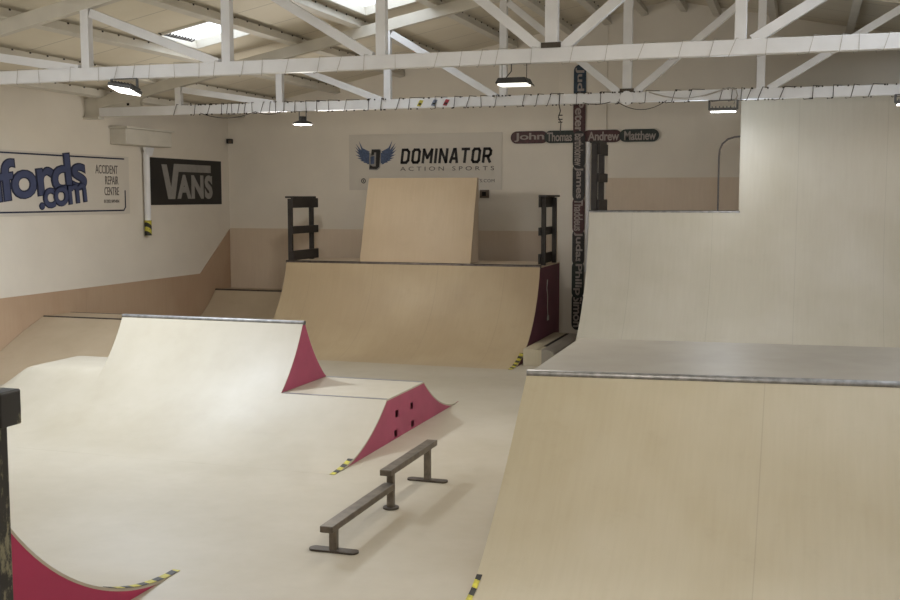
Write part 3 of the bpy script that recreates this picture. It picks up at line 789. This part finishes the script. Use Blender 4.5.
# block D and wings; crop pixels (900 px wide crop of 65 px) to banner
def cp(X, Y): return (bx(345+X/13.85), bz(135+Y/13.85))
def cpoly(pts, mat, name, off=0):
    m = MB(); m.poly([(cp(*p)[0], FY-off, cp(*p)[1]) for p in pts], (0,-.002,0)); return m.build(name, mat, t)
def feathers(sx):
    def Q(x, y): return (440+sx*(x-440), y)
    cpoly([Q(235,195),Q(300,225),Q(366,245),Q(366,395),Q(300,372),Q(240,330),Q(215,270)], M['slate'], 'wing_root', .0025)
    base = [(345,235),(340,262),(338,285),(338,308),(338,330),(338,350),(340,368),(344,382),(350,395)]
    tips = [(200,72),(155,112),(145,155),(142,203),(152,268),(175,312),(215,350),(262,378),(318,402)]
    mids = [(245,185),(222,210),(215,232),(212,258),(222,292),(238,325),(262,348),(292,368),(330,385)]
    for (bx_,by_),(tx,ty),(mx,my) in zip(base,tips,mids):
        dx, dy = tx-bx_, ty-by_; L = math.hypot(dx,dy); nx, ny = -dy/L, dx/L; w = 15
        pts = [Q(bx_+nx*w,by_+ny*w),Q(mx+nx*w*.9,my+ny*w*.9),Q(tx,ty),Q(mx-nx*w*.9,my-ny*w*.9),Q(bx_-nx*w,by_-ny*w)]
        cpoly(pts, M['slate'], 'wing_feather', .0)
feathers(1); feathers(-1)
cpoly([(350,235),(345,480),(460,485),(505,450),(520,210),(505,190),(385,192),(378,278),(400,278)], M['silver'], 'emblem_edge', .003)
cpoly([(385,197),(378,272),(418,272),(422,238),(450,238),(443,430),(400,432),(362,410),(352,438),(350,465),(455,470),(492,438),(510,215),(495,197)], M['ink'], 'emblem', .006)
cpoly([(368,300),(425,285),(420,395),(372,400)], M['slate'], 'emblem_face', .006)

# ------------------------------------------------------------ cross of skateboards
def board(cx, cz, L, W, horiz, word, dm, label, off=0, tw=.84, tdx=0):
    y = YB-.03-.0125
    if off: y -= off
    t = thing('skateboard_deck', (cx,y,cz), label, 'skateboard', 'skateboard decks forming the cross')
    pts = []; r = W/2; n = 10
    for i in range(n+1): a = -PI/2+PI*i/n; pts.append((L/2-r+r*math.cos(a), r*math.sin(a)))
    for i in range(n+1): a = PI/2+PI*i/n; pts.append((-L/2+r+r*math.cos(a), r*math.sin(a)))
    if not horiz: pts = [(b, a) for a,b in pts]
    m = MB(); m.poly([(cx+a,y,cz+b) for a,b in pts], (0,.012,0)); dk = m.build('deck', M[dm], t, bevel=.003)
    h = W*.72; w = L*tw
    m = MB()
    if horiz: put_text(m, word, (cx-w/2+tdx,y-.001,cz-h/2), (1,0,0),(0,0,1), w=w,h=h,bold=.02,thick=.001,space=.95)
    else: put_text(m, word, (cx-h/2,y-.001,cz+w/2), (0,0,-1),(1,0,0), w=w,h=h,bold=.02,thick=.001,space=.95)
    m.build('lettering', M['letter'], dk)
    return t
CX, CZ = -4.11, 3.825
hb = [(-5.09,'John','d_maroon','maroon skateboard deck at the left tip of the crossbar'),(-4.42,'Thomas','d_green','dark skateboard deck in the crossbar just left of the upright'),
      (-3.68,'Andrew','d_maroon','maroon skateboard deck in the crossbar just right of the upright'),(-2.98,'Matthew','d_green','dark green skateboard deck at the right tip of the crossbar')]
for i,(x,w,d,l) in enumerate(hb): board(x, CZ, .74, .235, True, w, d, l, off=.0 if i%2==0 else .013, tw=.66 if i==1 else .8, tdx=(0,-.075,.03,.02)[i])
vb = [('Jude','d_blue','blue-black skateboard deck, topmost of the cross upright'),('Peter','d_maroon','maroon skateboard deck, second from the top of the cross upright'),
      ('Bartholomew','d_black','skateboard deck at the crossing of upright and crossbar'),('James','d_black','skateboard deck in the upright just below the crossing'),
      ('Thaddeus','d_maroon','skateboard deck fourth from the bottom of the cross upright, two below the crossing'),('James','d_black','skateboard deck third from the bottom of the cross upright'),
      ('Philip','d_green','skateboard deck second from the bottom of the cross upright'),('Simon','d_black','bottommost skateboard deck of the cross upright, near the floor')]
vb[5] = ('Judas',)+vb[5][1:]
for i,(w,d,l) in enumerate(vb):
    L = .72; z = 5.17-.36-i*(5.05-.72)/7
    board(CX, z, L, .235, False, w, d, l, off=[.013,.026,.039,.026,.013,0,.013,0][i])

# ------------------------------------------------------------ camera, world, output
cam = bpy.data.cameras.new('camera'); co = bpy.data.objects.new('camera', cam); C.objects.link(co)
F = 1085.0; cam.sensor_width = 36; cam.lens = F/900*36; cam.clip_end = 200
pitch = math.atan(103/F); yaw = math.atan2(355, F*math.cos(pitch)+103*math.sin(pitch))
co.location = (0,0,2.68); co.rotation_euler = (PI/2-pitch, 0, yaw)
S.camera = co
w = bpy.data.worlds.new('sky'); S.world = w; w.use_nodes = True
bg = w.node_tree.nodes['Background']; bg.inputs[0].default_value = (.86,.93,1,1); bg.inputs[1].default_value = 3.3
S.view_settings.view_transform = 'Standard'; S.view_settings.look = 'None'; S.view_settings.gamma = 1
S.view_settings.use_curve_mapping = False; S.view_settings.exposure = 0.03
for o in S.objects:
    if '_o' in o: del o['_o']
